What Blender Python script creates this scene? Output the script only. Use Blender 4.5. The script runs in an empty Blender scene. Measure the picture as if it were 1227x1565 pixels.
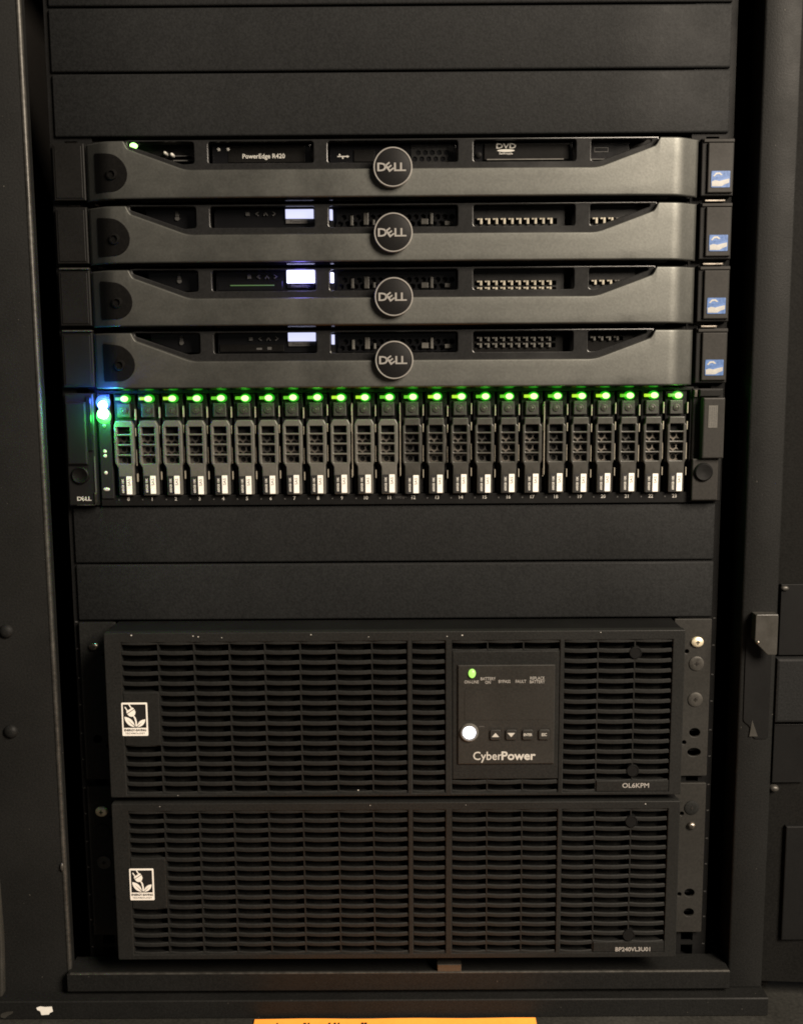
import bpy, bmesh, math, random
from math import sin, cos, pi, radians
from mathutils import Vector

random.seed(7)
SC = bpy.context.scene
S = 0.001            # everything below is written in millimetres
Z0 = 752.5           # height of the rack's first unit line above the floor
U = 44.45

# ------------------------------------------------------------------ camera
cam_d = bpy.data.cameras.new('camera')
cam = bpy.data.objects.new('camera', cam_d)
SC.collection.objects.link(cam)
SC.camera = cam
cam_d.sensor_fit = 'VERTICAL'
cam_d.sensor_height = 24.0
cam_d.lens = 24.0 * 1600.0 / 1565.0
cam_d.clip_start = 0.02
cam_d.clip_end = 50
cam.location = (7.65 * S, -783.25 * S, (-254.36 + Z0) * S)
cam.rotation_euler = (1.434402, 0.00655, 0.00194)

# ------------------------------------------------------------------ world and lamps
W = bpy.data.worlds.new('World')
SC.world = W
W.use_nodes = True
bg = W.node_tree.nodes['Background']
bg.inputs['Color'].default_value = (1.0, 0.95, 0.88, 1)
bg.inputs['Strength'].default_value = 0.05


def area_lamp(name, loc, target, sx, sy, watts, col):
    d = bpy.data.lights.new(name, 'AREA')
    d.shape = 'RECTANGLE'
    d.size, d.size_y = sx, sy
    d.energy = watts
    d.color = col
    o = bpy.data.objects.new(name, d)
    SC.collection.objects.link(o)
    o.location = loc
    o.rotation_euler = (Vector(target) - Vector(loc)).to_track_quat('-Z', 'Y').to_euler()
    return o


def halo_lamp(name, parent, x, y, z, col, watts, rad):
    d = bpy.data.lights.new(name, 'POINT')
    d.energy = watts
    d.color = col
    d.shadow_soft_size = rad * S
    o = bpy.data.objects.new(name, d)
    SC.collection.objects.link(o)
    o.parent = parent
    o.location = (x * S, y * S, z * S)
    return o


area_lamp('ceiling_lamp', (1.28, -1.40, 1.50), (0.05, 0, 0.45), 0.7, 1.0, 142, (1.0, 0.86, 0.70))

SC.view_settings.view_transform = 'Standard'
SC.view_settings.look = 'None'
SC.view_settings.exposure = 0.0
SC.view_settings.gamma = 1.0
SC.render.engine = 'CYCLES'
SC.cycles.max_bounces = 6
SC.cycles.filter_width = 1.8


# ------------------------------------------------------------------ materials
def mat(name, col, rough=0.5, metal=0.0, grain=0.0, gscale=900.0, bump=0.0, spec=0.5,
        smudge=0.0, sscale=14.0, dust=0.0):
    m = bpy.data.materials.new(name)
    m.use_nodes = True
    nt = m.node_tree
    b = nt.nodes['Principled BSDF']
    b.inputs['Base Color'].default_value = (*col, 1)
    b.inputs['Roughness'].default_value = rough
    b.inputs['Metallic'].default_value = metal
    b.inputs['Specular IOR Level'].default_value = spec
    tc = nt.nodes.new('ShaderNodeTexCoord')
    out_col = None
    if grain or bump:
        n = nt.nodes.new('ShaderNodeTexNoise')
        n.inputs['Scale'].default_value = gscale
        n.inputs['Detail'].default_value = 3
        nt.links.new(tc.outputs['Object'], n.inputs['Vector'])
        if grain:
            r = nt.nodes.new('ShaderNodeMapRange')
            r.inputs['From Min'].default_value = 0.3
            r.inputs['From Max'].default_value = 0.7
            r.inputs['To Min'].default_value = 1 - grain
            r.inputs['To Max'].default_value = 1 + grain
            nt.links.new(n.outputs['Fac'], r.inputs['Value'])
            out_col = r.outputs['Result']
        if bump:
            bp = nt.nodes.new('ShaderNodeBump')
            bp.inputs['Strength'].default_value = bump
            bp.inputs['Distance'].default_value = 0.0004
            nt.links.new(n.outputs['Fac'], bp.inputs['Height'])
            nt.links.new(bp.outputs['Normal'], b.inputs['Normal'])
    if smudge:
        n2 = nt.nodes.new('ShaderNodeTexNoise')
        n2.inputs['Scale'].default_value = sscale
        n2.inputs['Detail'].default_value = 6
        n2.inputs['Roughness'].default_value = 0.65
        nt.links.new(tc.outputs['Object'], n2.inputs['Vector'])
        r2 = nt.nodes.new('ShaderNodeMapRange')
        r2.inputs['From Min'].default_value = 0.3
        r2.inputs['From Max'].default_value = 0.7
        r2.inputs['To Min'].default_value = 1 - smudge
        r2.inputs['To Max'].default_value = 1 + smudge
        nt.links.new(n2.outputs['Fac'], r2.inputs['Value'])
        r3 = nt.nodes.new('ShaderNodeMapRange')
        r3.inputs['From Min'].default_value = 0.3
        r3.inputs['From Max'].default_value = 0.7
        r3.inputs['To Min'].default_value = max(0.05, rough - 0.12)
        r3.inputs['To Max'].default_value = min(1, rough + 0.12)
        nt.links.new(n2.outputs['Fac'], r3.inputs['Value'])
        nt.links.new(r3.outputs['Result'], b.inputs['Roughness'])
        if out_col is not None:
            mm = nt.nodes.new('ShaderNodeMath')
            mm.operation = 'MULTIPLY'
            nt.links.new(out_col, mm.inputs[0])
            nt.links.new(r2.outputs['Result'], mm.inputs[1])
            out_col = mm.outputs[0]
        else:
            out_col = r2.outputs['Result']
    if out_col is not None:
        mx = nt.nodes.new('ShaderNodeVectorMath')
        mx.operation = 'SCALE'
        mx.inputs[0].default_value = col
        nt.links.new(out_col, mx.inputs['Scale'])
        nt.links.new(mx.outputs['Vector'], b.inputs['Base Color'])
        if dust:
            n3 = nt.nodes.new('ShaderNodeTexNoise')
            n3.inputs['Scale'].default_value = 420
            n3.inputs['Detail'].default_value = 1
            nt.links.new(tc.outputs['Object'], n3.inputs['Vector'])
            r4 = nt.nodes.new('ShaderNodeMapRange')
            r4.inputs['From Min'].default_value = 0.80
            r4.inputs['From Max'].default_value = 0.86
            r4.inputs['To Max'].default_value = dust
            nt.links.new(n3.outputs['Fac'], r4.inputs['Value'])
            mc = nt.nodes.new('ShaderNodeMix')
            mc.data_type = 'RGBA'
            mc.inputs['B'].default_value = (0.45, 0.42, 0.36, 1)
            nt.links.new(r4.outputs['Result'], mc.inputs['Factor'])
            nt.links.new(mx.outputs['Vector'], mc.inputs['A'])
            nt.links.new(mc.outputs['Result'], b.inputs['Base Color'])
    return m


def glow(name, col, strength):
    m = mat(name, (0.05, 0.05, 0.05), 0.3)
    b = m.node_tree.nodes['Principled BSDF']
    b.inputs['Emission Color'].default_value = (*col, 1)
    b.inputs['Emission Strength'].default_value = strength
    return m


M = dict(
    panel=mat('black_powder_coat', (0.0118, 0.0122, 0.0124), 0.55, grain=0.25, gscale=700, bump=0.25, spec=0.07, smudge=0.05, dust=0.12),
    cabinet=mat('cabinet_paint', (0.0078, 0.0079, 0.0076), 0.55, grain=0.25, gscale=700, bump=0.3, spec=0.11, smudge=0.08, dust=0.15),
    recess=mat('dark_interior', (0.020, 0.0185, 0.017), 0.85, grain=0.2, spec=0.03),
    chassis=mat('chassis_black', (0.005, 0.005, 0.005), 0.55, grain=0.2, spec=0.12, smudge=0.1),
    silver=mat('grey_bezel_plastic', (0.094, 0.0955, 0.0885), 0.52, metal=0.9, grain=0.10, gscale=650, bump=0.07, smudge=0.04),
    frame=mat('bezel_inner_plastic', (0.011, 0.011, 0.011), 0.28, grain=0.18, gscale=700, spec=0.3, smudge=0.06),
    lock=mat('lock_plate_plastic', (0.0035, 0.0033, 0.0031), 0.55, grain=0.3, gscale=700, spec=0.08, smudge=0.06),
    ear=mat('ear_plastic', (0.0055, 0.0053, 0.005), 0.5, grain=0.2, gscale=700, spec=0.15, smudge=0.06),
    ear_light=mat('ear_plastic_satin', (0.017, 0.016, 0.0145), 0.5, grain=0.2, gscale=700, spec=0.2, smudge=0.06),
    gloss=mat('glossy_black_plastic', (0.004, 0.004, 0.0045), 0.18, smudge=0.1),
    badge=mat('badge_black', (0.006, 0.0057, 0.0057), 0.5, grain=0.2, gscale=1500, spec=0.15),
    mirror_strip=mat('mirror_strip_gloss', (0.004, 0.004, 0.004), 0.12, spec=0.6),
    edge=mat('highlight_paint', (0.052, 0.050, 0.045), 0.48, metal=0.6, grain=0.3, gscale=300, smudge=0.2, sscale=30),  # paler metallic colour, stands for highlights along edges
    halo_green=glow('green_halo', (0.02, 1.0, 0.01), 0.42),  # weak emission for the halo round each drive light
    core_green=glow('green_core', (0.62, 1.0, 0.30), 2.2),
    halo_blue_big=glow('blue_halo', (0.03, 0.16, 1.0), 1.4),
    halo_green_big=glow('strong_green_halo', (0.06, 1.0, 0.07), 1.1),
    shelf=mat('status_column_plastic', (0.012, 0.012, 0.012), 0.35, spec=0.2, smudge=0.1),
    shelf_ear=mat('shelf_ear_plastic', (0.007, 0.007, 0.007), 0.4, spec=0.2, smudge=0.1),
    door=mat('door_edge_paint', (0.0065, 0.0064, 0.006), 0.6, grain=0.25, gscale=700, bump=0.2, spec=0.05, smudge=0.1),
    chrome=mat('chrome', (0.25, 0.24, 0.225), 0.4, metal=0.25),
    steel=mat('bare_steel', (0.20, 0.18, 0.155), 0.38, metal=1.0, smudge=0.35, sscale=120),
    brass=mat('yellow_zinc', (0.80, 0.70, 0.50), 0.40, metal=0.55, smudge=0.15, sscale=300),
    dull_screw=mat('black_oxide_screw', (0.05,0.047,0.042), 0.45, metal=0.5, smudge=0.2, sscale=300),
    carrier=mat('carrier_grey_plastic', (0.072, 0.069, 0.061), 0.42, grain=0.15, gscale=900, smudge=0.12, sscale=60),
    carrier_dark=mat('carrier_dark_plastic', (0.028, 0.0265, 0.023), 0.42, grain=0.15, gscale=900, smudge=0.12, sscale=60),
    button=mat('button_plastic', (0.017, 0.0157, 0.014), 0.5, grain=0.15),
    white=mat('white_label', (0.71, 0.69, 0.645), 0.55, grain=0.05, gscale=500),
    ink=mat('black_ink', (0.008, 0.0075, 0.0075), 0.5),
    print=mat('pale_print', (0.40, 0.39, 0.36), 0.55),
    white_dim=mat('grey_print', (0.26, 0.25, 0.235), 0.55),
    print_dim=mat('dim_print', (0.045, 0.044, 0.042), 0.55),
    ups=mat('ups_plastic', (0.0100, 0.0102, 0.0097), 0.55, grain=0.25, gscale=700, bump=0.25, spec=0.15, smudge=0.05, dust=0.12),
    backing=mat('filter_foam', (0.0065, 0.0064, 0.0060), 0.8, grain=0.35, gscale=500, spec=0.05),
    ups_face=mat('ups_face_plastic', (0.017, 0.0162, 0.0145), 0.5, grain=0.2, gscale=700, spec=0.25, smudge=0.04),
    key=mat('rubber_key', (0.009,0.009,0.008), 0.55, grain=0.2),
    tab=mat('beige_metal_tab', (0.30, 0.275, 0.22), 0.45, metal=0.3, smudge=0.2, sscale=200),
    blue=mat('sticker_blue', (0.065, 0.125, 0.29), 0.35, smudge=0.35, sscale=260),
    cream=mat('sticker_cream', (0.30, 0.30, 0.29), 0.4, smudge=0.15, sscale=260),
    orange=mat('orange_paper', (1.0, 0.365, 0.045), 0.7, grain=0.04, gscale=300, smudge=0.04),
    smear=mat('ear_plastic', (0.008, 0.0077, 0.0072), 0.5, grain=0.2, gscale=700, spec=0.15, smudge=0.06),
    floor=mat('floor_vinyl', (0.020, 0.0195, 0.017), 0.5, grain=0.3, gscale=350, smudge=0.25, sscale=8),
    green=glow('green_led', (0.42, 1.0, 0.22), 4.0),
    green_dim=glow('green_led_dim', (0.22, 1.0, 0.02), 0.55),
    green_lime=glow('lime_led', (0.55, 1.0, 0.03), 0.85),
    green_hot=glow('hot_green_led', (0.30, 1.0, 0.25), 14),
    blue_hot=glow('hot_blue_led', (0.40, 0.72, 1.0), 16),
    ups_green=glow('ups_green_led', (0.48, 1.0, 0.16), 1.15),
    ups_white=glow('ups_white_led', (0.95, 0.93, 1.0), 5),
    lcd_a=glow('lcd_backlight', (0.66, 0.68, 1.0), 1.15),
    lcd_b=glow('bright_lcd_backlight', (0.62, 0.62, 1.0), 4.0),
)


# ------------------------------------------------------------------ helpers
def link(o, parent=None):
    SC.collection.objects.link(o)
    if parent is not None:
        o.parent = parent
    return o


def empty(name, loc, label, cat, group=None):
    o = bpy.data.objects.new(name, None)
    o.empty_display_size = 0.02
    o.location = (loc[0] * S, loc[1] * S, (loc[2] + Z0) * S)
    o['label'] = label
    o['category'] = cat
    if group:
        o['group'] = group
    return link(o)


def new_mesh(name, verts, faces, m, smooth=None):
    me = bpy.data.meshes.new(name)
    me.from_pydata([(v[0] * S, v[1] * S, v[2] * S) for v in verts], [], faces)
    me.materials.append(m)
    if smooth is not None:
        me.shade_smooth()
        me.set_sharp_from_angle(angle=radians(smooth))
    me.update()
    return me


def obj(name, me, parent=None, loc=(0, 0, 0), rot=None):
    o = bpy.data.objects.new(name, me)
    o.location = (loc[0] * S, loc[1] * S, loc[2] * S)
    if rot:
        o.rotation_euler = rot
    return link(o, parent)


class MB:
    """collects boxes, discs and the like (mm) into one mesh"""

    def __init__(self):
        self.v, self.f = [], []

    def add(self, vs, fs):
        n = len(self.v)
        self.v += vs
        self.f += [tuple(i + n for i in f) for f in fs]
        return self

    def box(self, x0, x1, y0, y1, z0, z1, c=0.0):
        """box, its front (-y) edges chamfered by c"""
        if c <= 0:
            vs = [(x0, y0, z0), (x1, y0, z0), (x1, y0, z1), (x0, y0, z1),
                  (x0, y1, z0), (x1, y1, z0), (x1, y1, z1), (x0, y1, z1)]
            fs = [(0, 1, 2, 3), (5, 4, 7, 6), (4, 0, 3, 7), (1, 5, 6, 2), (3, 2, 6, 7), (4, 5, 1, 0)]
            return self.add(vs, fs)
        vs = []
        k = c * 0.3
        for (y, d) in ((y0, c), (y0 + k, k), (y0 + c, 0), (y1, 0)):
            vs += [(x0 + d, y, z0 + d), (x1 - d, y, z0 + d), (x1 - d, y, z1 - d), (x0 + d, y, z1 - d)]
        fs = [(0, 1, 2, 3), (13, 12, 15, 14)]
        for r in range(3):
            for i in range(4):
                a, b = r * 4 + i, r * 4 + (i + 1) % 4
                fs.append((b, a, a + 4, b + 4))
        return self.add(vs, fs)

    def lathe(self, cx, cz, prof, n=32, sx=1.0, sz=1.0):
        """prof: list of (radius, y); turned about the y axis, front first"""
        vs, fs = [], []
        for (r, y) in prof:
            for i in range(n):
                a = 2 * pi * i / n
                vs.append((cx + r * sx * cos(a), y, cz + r * sz * sin(a)))
        fs.append(tuple(range(n)))
        for k in range(len(prof) - 1):
            for i in range(n):
                a, b = k * n + i, k * n + (i + 1) % n
                fs.append((b, a, a + n, b + n))
        fs.append(tuple(reversed(range((len(prof) - 1) * n, len(prof) * n))))
        return self.add(vs, fs)

    def prism_x(self, x0, x1, pts, close=True):
        """profile pts (y, z) extruded along x"""
        n = len(pts)
        vs = [(x0, y, z) for y, z in pts] + [(x1, y, z) for y, z in pts]
        fs = [(i, (i + 1) % n, (i + 1) % n + n, i + n) for i in range(n)]
        fs += [tuple(reversed(range(n))), tuple(range(n, 2 * n))]
        return self.add(vs, fs)

    def prism_z(self, z0, z1, pts):
        n = len(pts)
        vs = [(x, y, z0) for x, y in pts] + [(x, y, z1) for x, y in pts]
        fs = [(i, (i + 1) % n, (i + 1) % n + n, i + n) for i in range(n)]
        fs += [tuple(reversed(range(n))), tuple(range(n, 2 * n))]
        return self.add(vs, fs)

    def mesh(self, name, m, smooth=None):
        me = new_mesh(name, self.v, self.f, m, None)
        b = bmesh.new()
        b.from_mesh(me)
        bmesh.ops.recalc_face_normals(b, faces=b.faces)
        b.to_mesh(me)
        b.free()
        if smooth is not None:
            me.shade_smooth()
            me.set_sharp_from_angle(angle=radians(smooth))
        return me

    def obj(self, name, m, parent=None, smooth=None, loc=(0, 0, 0)):
        return obj(name, self.mesh(name, m, smooth), parent, loc)


def fillet(poly, r, seg=4):
    out = []
    n = len(poly)
    for i in range(n):
        p = Vector(poly[i]).to_2d()
        a = Vector(poly[i - 1]).to_2d()
        b = Vector(poly[(i + 1) % n]).to_2d()
        da, db = (a - p), (b - p)
        rr = min(r, da.length * 0.45, db.length * 0.45)
        pa, pb = p + da.normalized() * rr, p + db.normalized() * rr
        for k in range(seg + 1):
            t = k / seg
            q = pa * (1 - t) ** 2 + p * 2 * t * (1 - t) + pb * t * t
            out.append((q.x, q.y))
    return out


def rect(x0, x1, z0, z1):
    return [(x0, z0), (x1, z0), (x1, z1), (x0, z1)]


def circle(cx, cz, r, n=20):
    return [(cx + r * cos(2 * pi * i / n), cz + r * sin(2 * pi * i / n)) for i in range(n)]


def curve_mesh(cu, name, m, yf, yb, smooth=None):
    tmp = bpy.data.objects.new('tmp', cu)
    SC.collection.objects.link(tmp)
    dg = bpy.context.evaluated_depsgraph_get()
    me = bpy.data.meshes.new_from_object(tmp.evaluated_get(dg))
    bpy.data.objects.remove(tmp)
    bpy.data.curves.remove(cu)
    ym = (yf + yb) / 2
    for v in me.vertices:
        x, y, z = v.co
        v.co = (x * S, (ym - z) * S, y * S)
    me.name = name
    me.materials.clear()
    me.materials.append(m)
    for p in me.polygons:
        p.material_index = 0
    if smooth is not None:
        me.shade_smooth()
        me.set_sharp_from_angle(angle=radians(smooth))
    else:
        me.shade_flat()
    return me


def plate_mesh(name, polys, yf, yb, m, bev=0.0):
    """flat plate in the XZ plane with outline polys[0] and holes polys[1:], front at yf"""
    cu = bpy.data.curves.new('tmp', 'CURVE')
    cu.dimensions = '2D'
    cu.fill_mode = 'BOTH'
    th = abs(yb - yf)
    cu.extrude = th / 2 - bev
    cu.bevel_depth = bev
    cu.bevel_resolution = 1
    cu.offset = -bev
    for p in polys:
        sp = cu.splines.new('POLY')
        sp.points.add(len(p) - 1)
        for i, q in enumerate(p):
            sp.points[i].co = (q[0], q[1], 0, 1)
        sp.use_cyclic_u = True
    return curve_mesh(cu, name, m, yf, yb, 35)


def plate(name, polys, yf, yb, m, parent, bev=0.0, loc=(0, 0, 0)):
    return obj(name, plate_mesh(name, polys, yf, yb, m, bev), parent, loc)


def text_mesh(s, size, m, yf, th=0.12, bold=0.0, ax='CENTER', wide=1.0, rot=0.0, name='lettering', spacing=1.0, line=1.0):
    cu = bpy.data.curves.new('tmp', 'FONT')
    cu.body = s
    cu.size = size
    cu.align_x = ax
    cu.align_y = 'CENTER'
    cu.offset = bold
    cu.space_character = spacing
    cu.space_line = line
    cu.resolution_u = 3
    cu.extrude = th / 2
    me = curve_mesh(cu, name, m, yf, yf + th)
    c, q = cos(rot), sin(rot)
    for v in me.vertices:
        x, y, z = v.co
        x *= wide
        v.co = (x * c - z * q, y, x * q + z * c)
    return me


def text(s, x, z, size, m, yf, parent, name='lettering', **k):
    return obj(name, text_mesh(s, size, m, yf, name=name, **k), parent, (x, 0, z))


def bake_rot(me, a):
    """turn a mesh in the XZ plane"""
    c, q = cos(a), sin(a)
    for v in me.vertices:
        x, y, z = v.co
        v.co = (x * c - z * q, y, x * q + z * c)
    return me


# ------------------------------------------------------------------ floor
def build_floor():
    mb = MB()
    mb.box(-1600, 1600, -1900, 900, -12, 0)
    o = mb.obj('floor', M['floor'])
    o['kind'] = 'structure'
    o['label'] = 'dark grey floor in front of the cabinet'


build_floor()


# ------------------------------------------------------------------ cabinet
def build_cabinet():
    t = empty('rack_cabinet', (0, 0, -752.5), 'black metal rack cabinet frame whose posts and sill enclose the equipment', 'rack cabinet')
    B = 752.5   # local z of the first unit line
    top = 70 + B
    # left post: folded sheet, front face at y -20, return flange behind its edge
    pts = [(-340, -18.6), (-340, -20), (-257.8, -20), (-256.9, -19.6), (-256.3, -18.8), (-256.0, -17.5), (-256.0, -9), (-257.5, -9), (-257.5, -18.2)]
    MB().prism_z(8, top, pts).obj('post', M['cabinet'], t, 60)
    pts = [(258.2, -17.6), (258.8, -19.4), (260.2, -20), (283.6, -20), (284.8, -19.4), (285.4, -17.6), (285.4, 24), (283.8, 24), (283.8, -18), (259.8, -18), (259.8, 4), (258.2, 4)]
    MB().prism_z(16, top, pts).obj('post', M['cabinet'], t, 60)
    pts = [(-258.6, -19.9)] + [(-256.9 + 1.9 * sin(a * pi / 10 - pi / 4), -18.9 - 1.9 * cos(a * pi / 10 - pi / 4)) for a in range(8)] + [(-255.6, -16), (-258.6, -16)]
    MB().prism_z(17, top - 0.2, pts).obj('highlight_strip', M['edge'], t, 60)  # lighter strip down the post corner, a highlight put into its colour
    # dark interior: side panels, back panel, roof
    mb = MB()
    mb.box(-300, -298, 4.5, 620, 10, top)
    mb.obj('side_panel', M['recess'], t)
    mb = MB()
    mb.box(298, 300, 24.5, 620, 10, top)
    mb.obj('side_panel', M['recess'], t)
    MB().box(-300, 300, 620.5, 622, 10, top).obj('back_panel', M['recess'], t)
    MB().box(-340, 340, 4.5, 622, top + 0.5, top + 3).obj('top_panel', M['cabinet'], t)
    # mounting rails with square holes
    for s in (-1, 1):
        x0, x1 = (-246, -216) if s < 0 else (216, 246)
        holes = []
        for k in range(-1, 17):
            for dz in (6.35, 22.25, 38.1):
                zc = B - k * U - dz
                if zc < 26 or zc > top - 10:
                    continue
                holes.append(rect(s * 231 - 4.7, s * 231 + 4.7, zc - 4.7, zc + 4.7))
        plate('mounting_rail', [rect(x0, x1, 20, top - 2)] + holes, 0.6, 2.6, M['chassis'], t)
        mk = MB()
        for k in range(10, 17):
            for dz in (0.9, 22.2):
                mk.box(s * 244.2 - 0.9, s * 244.2 + 0.9, 0.42, 0.6, B - k * U - dz - 0.45, B - k * U - dz + 0.45)
        r = mk.obj('rail_dot', M['print_dim'], t)  # small dull dots along the rail edge
        r['kind'] = 'stuff'
    # sill across the bottom between the posts, and the base in front
    pts = [(-27.2, 33.8), (-28, 33.0), (-28, 20), (-27, 18.8), (-23, 17.2), (-23, 15.6), (-3, 15.6), (-3, 33.8)]
    sl = MB().prism_x(-256, 257.2, pts).obj('sill', M['cabinet'], t)
    MB().prism_x(-254, 256.8, [(-27.6, 33.9), (-28.1, 33.4), (-28.3, 33.9), (-27.4, 34.5), (-25.5, 34.3), (-25.5, 33.9)]).obj('highlight_strip', M['edge'], sl)  # sill highlight given as a paler strip
    MB().prism_x(-246, 246, [(-2.6, 20.4), (199, 20.4), (199, 28.4), (-2.6, 28.4)]).obj('rack_floor', M['chassis'], t)
    pts = [(-33.2, 15.2), (-34, 14.4), (-34, 1), (-2.6, 1), (-2.6, 15.2)]
    MB().prism_x(-340, 285.5, pts).obj('base', M['cabinet'], t)
    MB().box(-299.2, 299.2, 5, 619, 2, 10.6).obj('inner_floor', M['recess'], t)
    # round bolt heads on the left post
    for (x, z) in ((-290.5, B - 447.4), (-291.5, B - 525.3)):
        MB().lathe(x, z, [(1.5, -23.2), (3.4, -22.6), (4.9, -21.4), (5.4, -20.0)], 24).obj('bolt_head', M['cabinet'], t, 50)
    MB().lathe(-257.8, B - 634.0, [(1.0, -22.2), (1.8, -21.4), (2.0, -20.0)], 14, 0.8, 1.9).obj('rivet', M['dull_screw'], t, 50)
    MB().lathe(-240.5, B - 692, [(1.4, -1.6), (2.2, -0.8), (2.4, 0.6)], 14).obj('rivet', M['steel'], t, 50)
    MB().box(31, 49.5, -27.6, -14, 34.2, 40.5, 0.6).obj('clip', M['carrier_dark'], t)
    # left door: a rounded edge just inside the frame
    poly = fillet([(-352, B - 742), (-307.2, B - 742), (-305.2, B - 690), (-306.2, B - 640), (-312, B - 580), (-352, B - 560)], 9, 6)
    plate('door_edge', [poly], -27, -20.3, M['carrier_dark'], t, 1.2)
    # latch on the right post
    plate('latch_recess', [fillet([(262, B - 441), (281.5, B - 441), (281.5, B - 534), (271, B - 534), (267.4, B - 524), (262.4, B - 520)], 2)], -20.9, -20.15, M['chassis'], t)
    plate('latch_bracket', [fillet([(265.2, B - 435.4), (281.8, B - 435.4), (281.8, B - 466), (275, B - 466), (265.2, B - 456)], 1.2)], -31, -29.2, M['carrier_dark'], t, 0.5)
    mb = MB()
    mb.box(265.4, 281.8, -29, -21, B - 437.2, B - 435.6)
    mb.box(265.4, 267, -29, -21, B - 455.4, B - 437.4)
    mb.obj('latch_flange', M['edge'], t)  # lit bracket edges put in with the pale highlight colour
    MB().lathe(267.3, B - 456.4, [(0.9, -32.2), (1.5, -31.6), (1.6, -31)], 12).obj('rivet', M['steel'], t, 50)
    MB().add([(267.2, -21.2, B - 532), (273.5, -21.2, B - 532), (268.8, -21.2, B - 519),
              (267.2, -20.95, B - 532), (273.5, -20.95, B - 532), (268.8, -20.95, B - 519)],
             [(0, 1, 2), (5, 4, 3), (0, 3, 4, 1), (1, 4, 5, 2), (2, 5, 3, 0)]).obj('latch_tongue', M['carrier_dark'], t)
    # opened door on the right: edge panel with hinge block and dark gasket pads
    pts = [(287, -12), (350, -16), (350, -10), (287, -6)]
    MB().prism_z(16, top, pts).obj('door', M['door'], t)
    d = [o for o in t.children if o.name.startswith('door') and not o.name.startswith('door_edge')][0]
    MB().box(288.5, 318, -15.6, -12.6, B - 470.5, B - 416, 0.4).obj('gasket_pad', M['chassis'], d)
    MB().box(286.2, 316, -20, -12.6, B - 522, B - 472, 2).obj('hinge_block', M['panel'], d)
    MB().box(287.8, 311, -15.6, -12.6, B - 571, B - 524.5, 0.4).obj('gasket_pad', M['chassis'], d)
    MB().box(300, 330, -16.4, -12.6, B - 700, B - 606, 1).obj('gasket_pad', M['chassis'], d)
    MB().lathe(291, B - 419, [(1.2, -17.5), (2.2, -16.8), (2.5, -15.5)], 14, 1.3, 0.8).obj('rivet', M['dull_screw'], d, 50)
    MB().lathe(290, B - 576, [(1.6, -16.8), (2.6, -15.8), (3.0, -13)], 14, 1.3, 0.9).obj('rivet', M['dull_screw'], d, 50)
    return t


build_cabinet()


# ------------------------------------------------------------------ blanking panels
def blank_mesh():
    h = 43.2
    r = 1.6
    prof = []
    for k in range(5):
        a = k / 4 * pi / 2
        prof.append((-2.2 + r - r * sin(a), h - r + r * cos(a)))     # top edge, from back to front
    prof = [(12, h)] + prof
    prof += [(-2.2 + r - r * cos(k / 4 * pi / 2), r - r * sin(k / 4 * pi / 2)) for k in range(5)]
    prof += [(12, 0), (12, 1.2), (-0.8, 1.2), (-0.8, h - 1.2), (12, h - 1.2)]
    mb = MB()
    n = len(prof)
    # slightly uneven sheet: columns along x
    xs = [-241.3, -240.6, -160, -80, 0, 80, 160, 240.6, 241.3]
    vs, fs = [], []
    for x in xs:
        e = 0.5 if abs(x) > 241 else 0.0
        for (y, z) in prof:
            vs.append((x, y + (e if y < -1 else 0), z))
    for j in range(len(xs) - 1):
        for i in range(n):
            a, b = j * n + i, j * n + (i + 1) % n
            fs.append((a, b, b + n, a + n))
    mb.add(vs, fs)
    return mb.mesh('panel_sheet', M['panel'], 40)


bm_me = blank_mesh()
labels = [
    'plain black blanking panel at the very top, cut off by the photo edge',
    'upper of the two whole blank black panels above the servers',
    'plain black blanking panel resting directly above the topmost server',
    'plain black blanking panel directly under the drive shelf with green lights',
    'plain black blanking panel directly above the slatted battery backup',
]
for k, lab in zip((-1, 0, 1, 8, 9), labels):
    o = obj('blanking_panel', bm_me)
    o.location = ((0.3 * random.uniform(-1, 1)) * S, 0, (-(k + 1) * U + 0.6 + Z0) * S)
    o['label'] = lab
    o['category'] = 'blanking panel'
    o['group'] = 'blank filler panels in the rack'


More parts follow.
